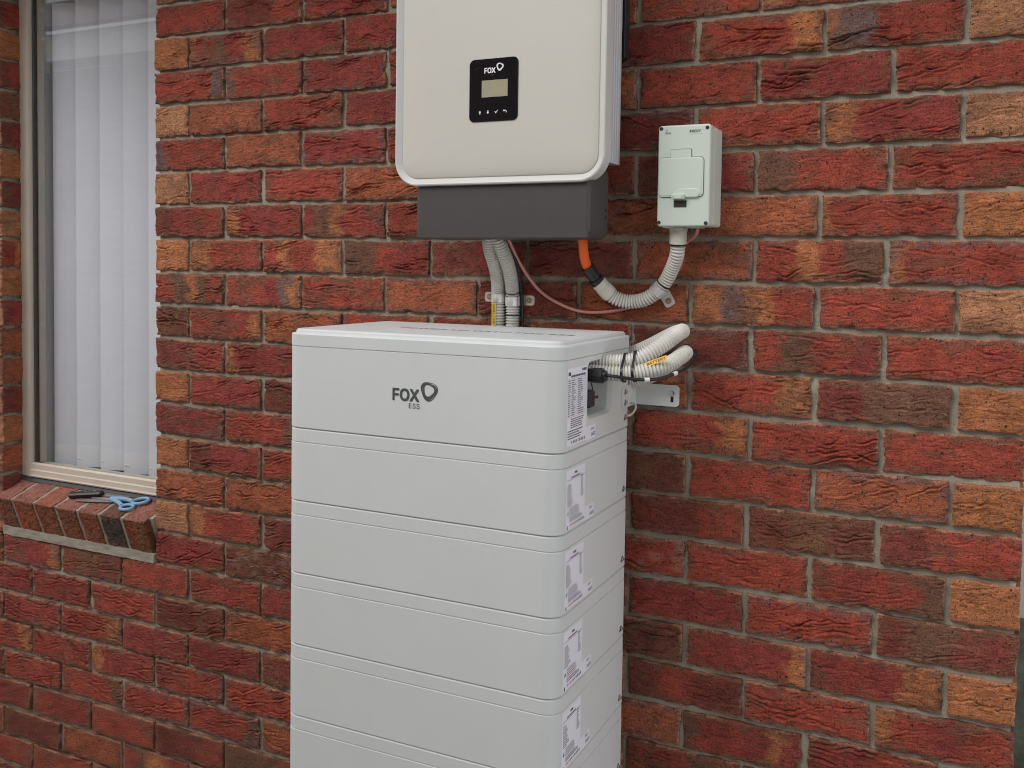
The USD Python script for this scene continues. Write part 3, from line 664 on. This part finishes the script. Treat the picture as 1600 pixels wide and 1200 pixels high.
# battery modules: one built, the others refer to it
bm_labels = ['uppermost battery module, directly under the control unit with the FOX logo', 'second battery module counted down from under the control unit', 'third battery module counted down from under the control unit',
             'fourth battery module counted down from under the control unit', 'fifth battery module down, cut by the bottom edge of the photo', 'sixth battery module down, below the one cut by the photo edge', 'seventh battery module down, last but one of the stack', 'lowest battery module, standing on the plinth']
MODH = SEAM[0] - SEAM[1]
first = None
for i in range(8):
    if first is None:
        first = thing('battery_module', bm_labels[0], 'battery module', 'battery modules stacked under the control unit', (0, 0, SEAM[1]))
        cz = MODH - .0265
        obj('body', loft([ring(.0015, .0012), ring(0, .0028), ring(0, cz - .0014), ring(.0020, cz - .0003)]), 'cabinet', first, 25)
        obj('collar', loft([ring(.0022, cz), ring(.0004, cz + .0014), ring(.0004, MODH - .0022), ring(.0032, MODH - .0002), ring(.006, MODH)]), 'cabinet', first, 25)
        rng = np.random.default_rng(8); o = -SEAM[1]
        lb = obj('rating_label', side_plate(-.3190, 1.0252 + o, .0850, .1030, .001, XR + .0004, .0006), 'sticker', first)
        X = XR + .0004; pr = []
        pr += bar_text(rng, X, -.326, -.314, 1.0668 + o, 1.0710 + o, 1, (1, 1), .1) + bar_text(rng, X, -.342, -.300, 1.0600 + o, 1.0635 + o, 1, (1, 1), .3)
        pr += [box(X, X + .0002, -.3605, -.2775, 1.0588 + o, 1.0594 + o)]
        pr += bar_text(rng, X, -.3585, -.331, 1.012 + o, 1.052 + o, 11, (.45, 1), .6) + bar_text(rng, X, -.296, -.281, 1.020 + o, 1.058 + o, 9, (.4, 1), .6)
        pr += bar_text(rng, X, -.347, -.290, .994 + o, 1.010 + o, 5, (.6, 1), .6) + bar_text(rng, X, -.347, -.281, .9845 + o, .993 + o, 3, (.7, 1), .5)
        pr += [prism(Polygon([(-.3585, .998 + o), (-.351, 1.000 + o), (-.3548, 1.007 + o)]), 0, X, X + .0002)]
        for y in np.linspace(-.318, -.284, 6): pr.append(box(X, X + .0002, y, y + rng.uniform(.002, .0042), .9778 + o, .9825 + o))
        pr.append(box(X, X + .0002, -.3585, -.3545, .9745 + o, .981 + o))
        obj('print', pr, 'inkd', lb, False)
        obj('print', [box(X, X + .0002, y, y + .0032, .9778 + o, .9822 + o) for y in np.linspace(-.344, -.324, 4)], 'inkr', lb, False)
        ss = obj('serial_label', side_plate(-.2525, .9840 + o, .0460, .0245, .001, XR + .0004, .0006), 'sticker', first)
        obj('print', [text('142C', .0058, (X, -.2520, .9770 + o), (0, 1, 0), (0, 0, 1), .0002)] + bar_text(rng, X, -.253, -.235, .987 + o, .9925 + o, 2, (.7, 1)), 'inkd', ss, False)
        hex_screw('screw', first, XR, -.066, .988 + o)
    else:
        x = UsdGeom.Xform.Define(stage, path_for('battery_module', None)); x.AddTranslateOp().Set(Gf.Vec3d(0, 0, SEAM[i + 1]))
        x.GetPrim().GetReferences().AddInternalReference(first.GetPath()); x.GetPrim().SetInstanceable(True)
        tag(x, bm_labels[i], 'battery module', 'battery modules stacked under the control unit')
pl = thing('plinth', 'low grey plinth on the ground carrying the battery stack', 'plinth')
obj('base', loft([ring(.006, GROUND), ring(.004, GROUND + .006), ring(.004, SEAM[8] - .004), ring(.006, SEAM[8])]), 'cabinet', pl, 25)
# wall bracket
wb = thing('wall_bracket', 'pale angle bracket screwed to the side of the stack and to the wall', 'bracket')
bz = 1.1715
arm = prism(Point(-.0685, bz).buffer(.0).union(Polygon([(-.090, bz - .0175), (-.086, bz - .0215), (-.0065, bz - .0215), (-.0065, bz + .0215), (-.086, bz + .0215), (-.090, bz + .0175)])), 0, XR + .0002, XR + .0028)
wallp = Polygon([(XR + .0028, bz - .0215), (-.0235, bz - .0215), (-.0180, bz - .0175), (-.0180, bz + .0175), (-.0235, bz + .0215), (XR + .0028, bz + .0215)]).difference(Polygon([(-.0345, bz - .012), (-.0305, bz - .012), (-.0305, bz + .002), (-.0345, bz + .002)]).buffer(.0012))
obj('arm', [arm, prism(wallp, 1, -.0065, -.0038)], 'cabinet', wb, 25)
for dz in (-.0105, .0105): hex_screw('screw', wb, XR + .0028, -.072, bz + dz)
obj('bolt', [disc((-.0325, -.0065, bz + .005), (0, -1, 0), .0062, .0012, 20), disc((-.0325, -.0077, bz + .005), (0, -1, 0), .0042, .0042, 6)], 'steel', wb)
obj('bolt_hole', box(-.036, -.029, -.0036, -.0030, bz - .014, bz - .001), 'hole', wb, False)

# ------------------------------------------------------------------ inverter
inv = thing('inverter', 'large cream wall inverter with white rim and small black display, above the battery stack', 'inverter')
IX0, IX1, IZ0, IZ1 = -.5686, -.1133, 1.5845, 2.105
iw, ih = IX1 - IX0, IZ1 - IZ0; IC = np.array([(IX0 + IX1) / 2, 0, (IZ0 + IZ1) / 2])
def ir(ins, y): return flat(rr(iw, ih, .052, ins, 12), 1, y) + IC
obj('rim', loft([ir(.004, -.166), ir(0, -.168), ir(0, -.1945), ir(.0012, -.1972), ir(.0035, -.1980), ir(.0060, -.1972), ir(.0145, -.1905), ir(.0160, -.1895)], True, True), 'rim', inv, 35)
obj('front_panel', loft([ir(.0155, -.1800), ir(.0155, -.1912), ir(.0165, -.1922), ir(.021, -.1935), ir(.030, -.1950), ir(.048, -.1960), ir(.075, -.1963), ir(.11, -.1964)]), 'inverter', inv, 35)
# finned heat sink: notched outline in plan
hx0, hx1, hy_0, hy_1 = -.5480, -.1345, -.1655, -.058
pts = [(hx0, hy_0), (hx1, hy_0)]
for k in range(7):
    y = hy_0 + .014 + k * .0128
    pts += [(hx1, y), (hx1 - .0022, y + .0010), (hx1 - .0022, y + .0042), (hx1, y + .0052)]
pts += [(hx1, hy_1), (hx0, hy_1)]
obj('heat_sink', prism(Polygon(pts), 2, 1.6285, 2.09), 'alu', inv, 20)
obj('edge_slot', box(hx1 + .0005, hx1 + .0050, -.1655, -.1600, 1.634, 1.665), 'hole', inv)
obj('side_sticker', side_plate(-.1585, 1.845, .008, .020, .0005, hx1 + .0006, .0008), 'sticker', inv)
CX0, CX1, CZ0, CZ1 = -.5240, -.1425, 1.4790, 1.6200
CC = np.array([(CX0 + CX1) / 2, 0, (CZ0 + CZ1) / 2])
def cr(ins, y, dz=0.): return flat(rr(CX1 - CX0, CZ1 - CZ0, [.018, .018, .020, .020], ins, 8), 1, y) + CC
obj('cable_cover', loft([cr(.002, -.095), cr(0, -.098), cr(0, -.178), cr(.0025, -.1845), cr(.009, -.1885), cr(.010, -.1888)]), 'dark', inv, 30)
obj('cover_lip', loft([flat(rr(.372, .0130, .004, 0, 5), 1, y) + np.array([-.3335, 0, 1.4880]) for y in (-.1750, -.1892)]), 'dark', inv, 30)
obj('vent_slot', [box(CX1 - .001, CX1 + .0006, -.113, -.109, z, z + .006) for z in (1.519, 1.533)], 'hole', inv, False)
obj('wall_plate', [box(-.520, -.160, -.057, -.013, 1.66, 2.08)], 'black', inv)
obj('support_bar', loft([flat(rr(.010, .026, .003, 0, 4), 2, z) + np.array([-.1385, -.028, 0]) for z in (1.842, 2.08)]), 'black', inv, 30)
dp = obj('display', plate(-.3450, 1.7660, .1055, .1210, .011, -.1982, .003, .0008, 8), 'gloss', inv, 30)
dz = -.1984
obj('screen', plate(-.3420, 1.7685, .0560, .0325, .0008, -.1987, .0006, .0002), 'lcd', dp)
obj('lettering', heavy('FOX', .0096, (-.3656, dz, 1.7987), .0248, .0002), 'white', dp, False)
for p in logo(.0150):
    obj('emblem', prism(affinity.translate(p, -.3310, 1.8095), 1, dz - .0004, dz + .0006), 'white', dp, False)
obj('small_lettering', text('ESS', .0026, (-.3505, dz, 1.7935), (1, 0, 0), (0, 0, 1), .0002, False), 'dark', dp, False)
def icon(poly, x): return prism(affinity.translate(poly, x, 1.7235), 1, dz - .0003, dz + .0006)
upa = Polygon([(0, .0035), (.0026, .0002), (.0010, .0002), (.0010, -.0035), (-.0010, -.0035), (-.0010, .0002), (-.0026, .0002)])
chk = Polygon([(-.0035, .0002), (-.0025, .0014), (-.0008, -.0010), (.0030, .0036), (.0038, .0028), (-.0008, -.0032)])
ret = Polygon([(-.0040, .0014), (-.0012, .0036), (-.0012, .0022), (.0022, .0022), (.0038, .0004), (.0038, -.0024), (.0026, -.0024), (.0026, -.0002), (.0016, .0008), (-.0012, .0008), (-.0012, -.0006)])
for poly, x in ((upa, -.3735), (affinity.scale(upa, 1, -1), -.3560), (chk, -.3380), (ret, -.3195)):
    obj('button_icon', icon(poly, x), 'white', dp, False)

# ------------------------------------------------------------------ isolator switch box
sw = thing('isolator_switch', 'small pale grey isolator box with hinged flap on the wall beside the inverter', 'switch box')
SC = np.array([.0045, 0, 1.6010])
def sr(w, h, r, ins, y, dx=0., dz=0.): return flat(rr(w, h, r, ins, 7), 1, y) + SC + np.array([dx, 0, dz])
obj('base', loft([sr(.1010, .1890, .006, 0, -.002), sr(.1005, .1890, .006, 0, -.0550), sr(.1005, .189, .006, .0012, -.0565), sr(.1005, .189, .006, .0060, -.0572), sr(.1005, .189, .006, .0060, -.0604)]), 'switch', sw, 30)
cov = obj('cover', loft([sr(.1010, .1905, .0065, .0012, -.0608), sr(.1010, .1905, .0065, 0, -.0618), sr(.1010, .1905, .0065, 0, -.0870), sr(.1010, .1905, .0065, .0015, -.0892), sr(.1010, .1905, .0065, .0035, -.0900)]), 'switch', sw, 30)
for x, z in ((-.0402, 1.6905), (.0480, 1.6890), (-.0415, 1.5130), (.0490, 1.5115)):
    s = obj('screw_recess', disc((x, -.0898, z), (0, -1, 0), .0036, .0004), 'hole', cov); obj('screw', disc((x, -.0900, z - .0004), (0, -1, 0), .0022, .0004), 'smoke', s)
# flap: dark seam, then the raised flap with its hinge tab
fl2 = Polygon(rr(.0860, .0745, .008) + [.0000, 1.5985]).union(Polygon(rr(.0400, .030, .0012) + [-.0008, 1.6355]))
obj('flap_seam', prism(fl2.buffer(.0008), 1, -.0903, -.0895), 'dark', sw, False)
fm = prism(fl2.buffer(-.0002), 1, -.0925, -.0899)
obj('flap', [fm, plate(-.0000, 1.5985, .0825, .071, .007, -.0935, .002, .0010)], 'switch', sw, 25)
obj('latch_scoop', plate(.0150, 1.5680, .044, .017, .0080, -.0950, .004, .0015), 'switch', sw, 25)
obj('latch', [loft([flat(rr(.0240, .0100, .002, i, 4), 1, y) + np.array([-.0030, 0, 1.5615]) for i, y in ((0, -.092), (0, -.1010), (.0012, -.1022))])], 'switch', sw, 25)
obj('latch_hole', [disc((x, -.1023, 1.5605), (0, -1, 0), .0010, .0003, 10) for x in (-.011, .006)], 'hole', sw)
obj('window', plate(-.0008, 1.5480, .0250, .0135, .0008, -.0906, .0012), 'smoke', sw)
obj('nameplate', plate(.0260, 1.6835, .0265, .0110, .0008, -.0904, .0008, .0002), 'switch', sw)
obj('lettering', [text('BENY', .0046, (.0185, -.0905, 1.6814), (1, .0, 0), (.22, 0, 1), .0003, True), prism(Polygon([(.0145, 1.6814), (.0175, 1.6814), (.0183, 1.6860), (.0153, 1.6860)]), 1, -.0908, -.0904)], 'ink', sw, False)
obj('rating_mark', [text('IP66', .0034, (-.0325, -.0901, 1.6800), (1, 0, 0), (0, 0, 1), .0003)]
    + [box(-.0300 - .0015, -.0300 + .0015, -.0904, -.0900, 1.6880, 1.6884), box(-.0315, -.0311, -.0904, -.0900, 1.6850, 1.6880), box(-.0289, -.0285, -.0904, -.0900, 1.6850, 1.6880)], 'ink', sw, False)
obj('side_mark', [box(.0538, .0539, -.045, -.030, 1.5265, 1.5275), box(.0538, .0539, -.042, -.032, 1.5215, 1.5235)], 'conduit', sw, False)
obj('bottom_tab', box(.0085, .0330, -.0700, -.0350, 1.5035, 1.5058), 'switch', sw)
obj('bottom_tab', box(-.040, -.018, -.0700, -.035, 1.5040, 1.5058), 'switch', sw)

# ------------------------------------------------------------------ conduits and cables
A_pts = [(-.3870, -.118, 1.500), (-.3985, -.100, 1.4661), (-.4018, -.075, 1.4374), (-.4080, -.045, 1.4066), (-.4171, -.020, 1.3693), (-.4171, -.0185, 1.3376), (-.4167, -.0185, 1.3134), (-.415, -.0185, 1.26), (-.392, -.0185, 1.215), (-.33, -.0185, 1.1990),
         (-.22, -.0185, 1.1970), (-.150, -.0190, 1.1985), (-.0994, -.028, 1.2005), (-.0562, -.040, 1.2200), (-.0084, -.062, 1.2500), (.0180, -.092, 1.2665), (.0222, -.130, 1.2668), (.0110, -.165, 1.2535), (-.0150, -.195, 1.2425), (-.0455, -.210, 1.2355), (-.0865, -.215, 1.2340), (-.125, -.215, 1.2355), (-.155, -.212, 1.236)]
B_pts = [(-.3760, -.122, 1.502), (-.3715, -.115, 1.4801), (-.3690, -.080, 1.4377), (-.3740, -.050, 1.4071), (-.3822, -.022, 1.3701), (-.3826, -.0190, 1.3387), (-.3822, -.0190, 1.3147), (-.380, -.0190, 1.285), (-.358, -.0190, 1.255), (-.30, -.0190, 1.2405),
         (-.21, -.0190, 1.2385), (-.150, -.0195, 1.2420), (-.1121, -.0225, 1.2540), (-.0606, -.033, 1.2780), (-.0156, -.056, 1.3000), (.0075, -.086, 1.3070), (.0098, -.120, 1.3050), (-.0030, -.150, 1.2900), (-.0250, -.175, 1.2715), (-.0480, -.187, 1.2580), (-.0780, -.193, 1.2520), (-.115, -.196, 1.2500), (-.150, -.196, 1.250)]
A_pts[-3:] = [(-.0865, -.222, 1.2335), (-.125, -.226, 1.2335), (-.155, -.228, 1.2335)]
def sticker_on(c, u, v, n, w, h, textstr, parent):
    """Yellow label with lettering: u along the text, v up the text, n outwards."""
    u, v, n, c = [np.array(q, float) / (np.linalg.norm(q) if i < 3 else 1) for i, q in enumerate((u, v, n, c))]
    m = trimesh.creation.box([w, h, .0012]); p = np.array(m.vertices); m.vertices = c + p[:, :1] * u + p[:, 1:2] * v + p[:, 2:] * n
    lab = obj('yellow_label', m, 'yellow', parent)
    obj('lettering', text(textstr, h * .52, c + n * .0006 - u * w * .44 - v * h * .26, u, v, .0003, True, width=w * .88), 'inkd', lab, False)
ca_ = thing('corrugated_conduit', 'left of two grey corrugated conduits dropping from the inverter, its loop lowest beside the stack', 'conduit')
obj('tube', corrugated(A_pts, .0148), 'conduit', ca_, True)
sticker_on((-.4195, -.0345, 1.3235), (0, 0, 1), (-1, 0, 0), (.1, -1, 0), .048, .0095, 'BATTERY', ca_)
cb_ = thing('corrugated_conduit', 'right of two grey corrugated conduits dropping from the inverter, its loop uppermost beside the stack', 'conduit')
obj('tube', corrugated(B_pts, .0148), 'conduit', cb_, True)
PA, uA = tube_path(A_pts, .001); PB, uB = tube_path(B_pts, .001)
near = lambda P, u, q: u[np.argmin(np.linalg.norm(P - np.array(q), axis=1))]
sticker_on((-.0065, -.2030, 1.2585), (.88, .30, .36), (-.30, .30, .90), (.25, -.90, .32), .041, .0090, 'BATTERY', ca_)
zt = 0
for pts, par, qs in ((B_pts, cb_, [(-.3826, -.020, 1.372), (-.3822, -.019, 1.323)]), (A_pts, ca_, [(.0220, -.110, 1.2672)])):
    P, u = (PA, uA) if pts is A_pts else (PB, uB)
    for q in qs: obj('cable_tie', band(pts, near(P, u, q), .0156, .0030), 'black', par)
# ties that bind both loops where they leave the recess
def hull_tie(centres, r, width, d):
    d = np.array(d, float); d /= np.linalg.norm(d); e1 = np.cross(d, [0, 0, 1.0]); e1 /= np.linalg.norm(e1); e2 = np.cross(e1, d)
    c0 = np.mean(centres, 0); pts = []
    for c in centres:
        q = np.array([(c - c0) @ e1, (c - c0) @ e2]); pts.append(Point(*q).buffer(r))
    from shapely.ops import unary_union
    hull = unary_union(pts).convex_hull; ringp = hull.buffer(.0012).difference(hull)
    m = trimesh.creation.extrude_polygon(ringp, width, engine='earcut'); v = np.array(m.vertices); v[:, 2] -= width / 2
    m.vertices = c0 + v[:, :1] * e1 + v[:, 1:2] * e2 + v[:, 2:] * d
    return m
for x, lab in ((-.0660, 'black cable tie round both conduit loops, nearer the recess of the stack'), (-.0480, 'black cable tie round both conduit loops, right beside the wall bracket')):
    kA = [k for k in range(len(PA)) if PA[k][1] < -.17 and abs(PA[k][0] - x) < .002]; kB = [k for k in range(len(PB)) if PB[k][1] < -.16 and abs(PB[k][0] - x) < .002]
    tag(obj('cable_tie', hull_tie([PA[kA[0]], PB[kB[0]]], .0152, .0046, (1, .08, .1)), 'black', None), lab, 'cable tie')
# black data cable from a gland in the recess round the loop
dcab = thing('data_cable', 'thin black cable with white markers running along the lower conduit loop', 'cable')
D_pts = [(-.165, -.247, 1.2305), (-.1176, -.247, 1.2312), (-.086, -.246, 1.2320), (-.057, -.243, 1.2300), (-.0294, -.233, 1.2270), (-.0086, -.219, 1.2268), (.012, -.197, 1.2315), (.0245, -.174, 1.2370), (.0369, -.143, 1.2465), (.0410, -.112, 1.2600), (.0350, -.082, 1.2690), (.012, -.052, 1.2680), (-.04, -.022, 1.2420), (-.099, -.0105, 1.2180), (-.14, -.010, 1.2150)]
obj('sheath', cable(D_pts, .0030, 10, .003), 'black', dcab)
PD, uD = tube_path(D_pts, .001)
for q in ((-.016, -.224, 1.2265), (.0215, -.180, 1.2355)):
    s = near(PD, uD, q); obj('marker', sweep(along(D_pts, s - .0068, s + .0068, .003), .0041, 12), 'white', dcab)
gl = thing('cable_gland', 'black cable gland in the recess on the side of the control unit', 'gland')
gx = lambda a, b, r, s: moved(sweep(np.array([[a, -.2475, 1.2312], [(a + b) / 2, -.2475, 1.2312], [b, -.2475, 1.2312]]), r, s), (0, 0, 0))
obj('body', gx(-.160, -.106, .0120, 24), 'black', gl, 40)
obj('nut', gx(-.110, -.090, .0138, 8), 'black', gl, 20)
obj('cap_nut', gx(-.090, -.085, .0100, 20), 'black', gl, 30)
plug = thing('blanking_plug', 'small black plug hanging in the recess below the cable gland', 'plug')
obj('body', loft([flat(rr(.024, .032, .004, i, 4), 0, x) + np.array([0, -.2555, 1.1890]) for i, x in ((.002, -.150), (0, -.147), (0, -.110), (.003, -.106))]), 'black', plug)
obj('key', cable([(-.118, -.250, 1.190), (-.110, -.242, 1.190), (-.104, -.236, 1.1915)], .0026, 8), 'black', plug)
obj('tether', cable([(-.118, -.240, 1.222), (-.114, -.238, 1.206), (-.110, -.240, 1.190)], .0010, 6), 'black', plug)
# switch conduit
sc_ = thing('switch_conduit', 'curved grey conduit with orange sleeve linking the inverter to the isolator box', 'conduit')
O_pts = [(-.1870, -.115, 1.500), (-.1890, -.108, 1.4762), (-.1925, -.092, 1.4482), (-.1925, -.070, 1.4246), (-.1880, -.058, 1.4120)]
obj('orange_sleeve', cable(O_pts, .0094, 20), 'orange', sc_)
def seg(a, b, r0, r1, sides): return sweep(np.array([a, (np.array(a) + b) / 2, b]), [r0, (r0 + r1) / 2, r1], sides)
g0, g1, g2 = np.array([-.1928, -.074, 1.4270]), np.array([-.1771, -.050, 1.3959]), np.array([-.1581, -.034, 1.3720])
gn = obj('gland_nut', [seg(g0, g0 + (g1 - g0) * .45, .0138, .0150, 10), seg(g0 + (g1 - g0) * .47, g0 + (g1 - g0) * .72, .0125, .0125, 20), seg(g0 + (g1 - g0) * .74, g1, .0150, .0150, 10)], 'black', sc_, 20)
obj('connector', [seg(g1, g1 + (g2 - g1) * .45, .0155, .0155, 22), seg(g1 + (g2 - g1) * .45, g2, .0168, .0165, 22)], 'conn', sc_, 30)
C_pts = [tuple(g2 - (g2 - g1) * .3), tuple(g2), (-.1400, -.027, 1.3615), (-.1149, -.0205, 1.3583), (-.0888, -.0190, 1.3638), (-.0675, -.0190, 1.3772), (-.0477, -.022, 1.3983), (-.0297, -.031, 1.4286), (-.0179, -.044, 1.4535), (-.0148, -.050, 1.4760), (-.0146, -.050, 1.490)]
obj('tube', corrugated(C_pts, .0146), 'conduit', sc_, True)
obj('connector', [seg((-.0146, -.050, 1.4715), (-.0146, -.050, 1.5045), .0166, .0166, 24), seg((-.0146, -.050, 1.4980), (-.0146, -.050, 1.5050), .0185, .0185, 8)], 'conn', sc_, 30)
PC, uC = tube_path(C_pts, .001)
for q, r in (((-.0500, -.022, 1.3955), .0156), ((-.0152, -.050, 1.4725), .0172)):
    obj('cable_tie', band(C_pts, min(near(PC, uC, q), uC[-1] - .004), r, .0030), 'black', sc_)
# saddle clips
def saddle(name, label, pts, P, u, q, tabdir, tab_c, w=.024, half=True):
    t = thing(name, label, 'pipe clip', 'galvanised clips holding the conduits to the wall')
    s = near(P, u, q); obj('strap', band(pts, s, .0162, w, 28), 'galv', t, 40)
    tc = np.array(tab_c); td = np.array(tabdir, float); td /= np.linalg.norm(td); up = np.cross(td, [0, -1.0, 0])
    o = rr(.030, w * .88, [.006, .001, .001, .006], 0, 6)
    def ringp(y): return tc[None] + o[:, :1] * td + o[:, 1:] * up + np.array([0, y, 0])
    tb = obj('tab', loft([ringp(-.0012), ringp(-.0030)]), 'galv', t, 30)
    c = tc + td * .003
    obj('washer', disc(c + [0, -.0030, 0], (0, -1, 0), .0060, .0012, 20), 'steel', tb); obj('screw', disc(c + [0, -.0042, 0], (0, -1, 0), .0040, .0026, 6), 'brass', tb)
saddle('saddle_clip', 'galvanised clip round the left conduit, its tab screwed to the wall on the left', A_pts, PA, uA, (-.4171, -.0195, 1.3570), (-1, 0, 0), (-.4430, 0, 1.3590))
saddle('saddle_clip', 'galvanised clip round the right conduit, its tab screwed to the wall on the right', B_pts, PB, uB, (-.3824, -.0195, 1.3540), (1, 0, 0), (-.3540, 0, 1.3535))
saddle('saddle_clip', 'galvanised clip on the curved conduit under the isolator box, tab pointing down right', C_pts, PC, uC, (-.0610, -.0200, 1.3845), (.52, 0, -.85), (-.0465, 0, 1.3640), .026)
# pink and black cables
pk = thing('pink_cable', 'thin pink cable looping across the wall from the inverter to the isolator box', 'cable')
obj('sheath', cable([(-.3640, -.115, 1.500), (-.3547, -.100, 1.4793), (-.3520, -.070, 1.4472), (-.3440, -.035, 1.4109), (-.3223, -.010, 1.3741), (-.2785, -.006, 1.3482), (-.2421, -.005, 1.3359), (-.1959, -.005, 1.3331), (-.1438, -.004, 1.3408), (-.1032, -.0035, 1.3534), (-.0573, -.0035, 1.3932), (-.0250, -.006, 1.4560), (-.0077, -.018, 1.4761), (.0136, -.034, 1.4897), (.0235, -.050, 1.5050)], .0034, 12), 'pink', pk)
bk = thing('black_cable', 'thin black cable dropping beside the right conduit behind the stack', 'cable')
obj('sheath', cable([(-.3690, -.108, 1.500), (-.3601, -.095, 1.4760), (-.3545, -.068, 1.4406), (-.3560, -.038, 1.4007), (-.3640, -.013, 1.3629), (-.3640, -.010, 1.3253), (-.3635, -.010, 1.29), (-.362, -.010, 1.22)], .0036, 10), 'black', bk)

# ------------------------------------------------------------------ beyond the corner of the wall
bw = thing('boundary_wall', 'pale rendered boundary wall with mossy footing beyond the brick corner', 'wall')
obj('render', box(.2, 6.0, 1.60, 1.75, .3205, 1.6), 'render', bw)
obj('footing', box(.2, 6.0, 1.56, 1.75, GROUND, .3200).subdivide_to_size(.15), 'stone', bw)

M['nbrick'] = usdkit.material(stage, '/World/Looks/far_brickwork', {
    'tc': ('texture_coordinate', {}), 'mp': ('mapping', {'mapping_type': 'point', 'rotation': (PI / 2, 0, 0)}),
    'b': ('brick_texture', {'scale': 1.0, 'brick_width': .24, 'row_height': .086, 'mortar_size': .005, 'color1': (.20, .105, .075), 'color2': (.13, .075, .06), 'mortar': (.30, .27, .22)}),
    'p': ('principled_bsdf', dict(roughness=.85)),
}, [('tc.object', 'mp.vector'), ('mp.vector', 'b.vector'), ('b.color', 'p.base_color')], surface='p.BSDF')
nh = thing('neighbouring_house', 'brown brick side of the neighbouring house across the path, reflected in the glass', 'house')
obj('wall', box(-9.0, 1.5, -3.75, -3.45, GROUND + .002, 2.95), 'nbrick', nh, False)
obj('fascia', box(-9.3, 1.8, -3.12, -3.08, 2.93, 3.13), 'soffit', nh, False)
obj('soffit', box(-9.3, 1.8, -3.4495, -3.1205, 2.952, 2.965), 'soffit', nh, False)
M['tile'] = look('roof_tile', (.10, .075, .065), .8, vary=.3, vscale=6)
obj('roof', prism(Polygon([(-3.02, 3.135), (-3.02, 3.17), (-5.4, 4.25), (-5.4, 4.2)]), 0, -9.3, 1.8), 'tile', nh, False)
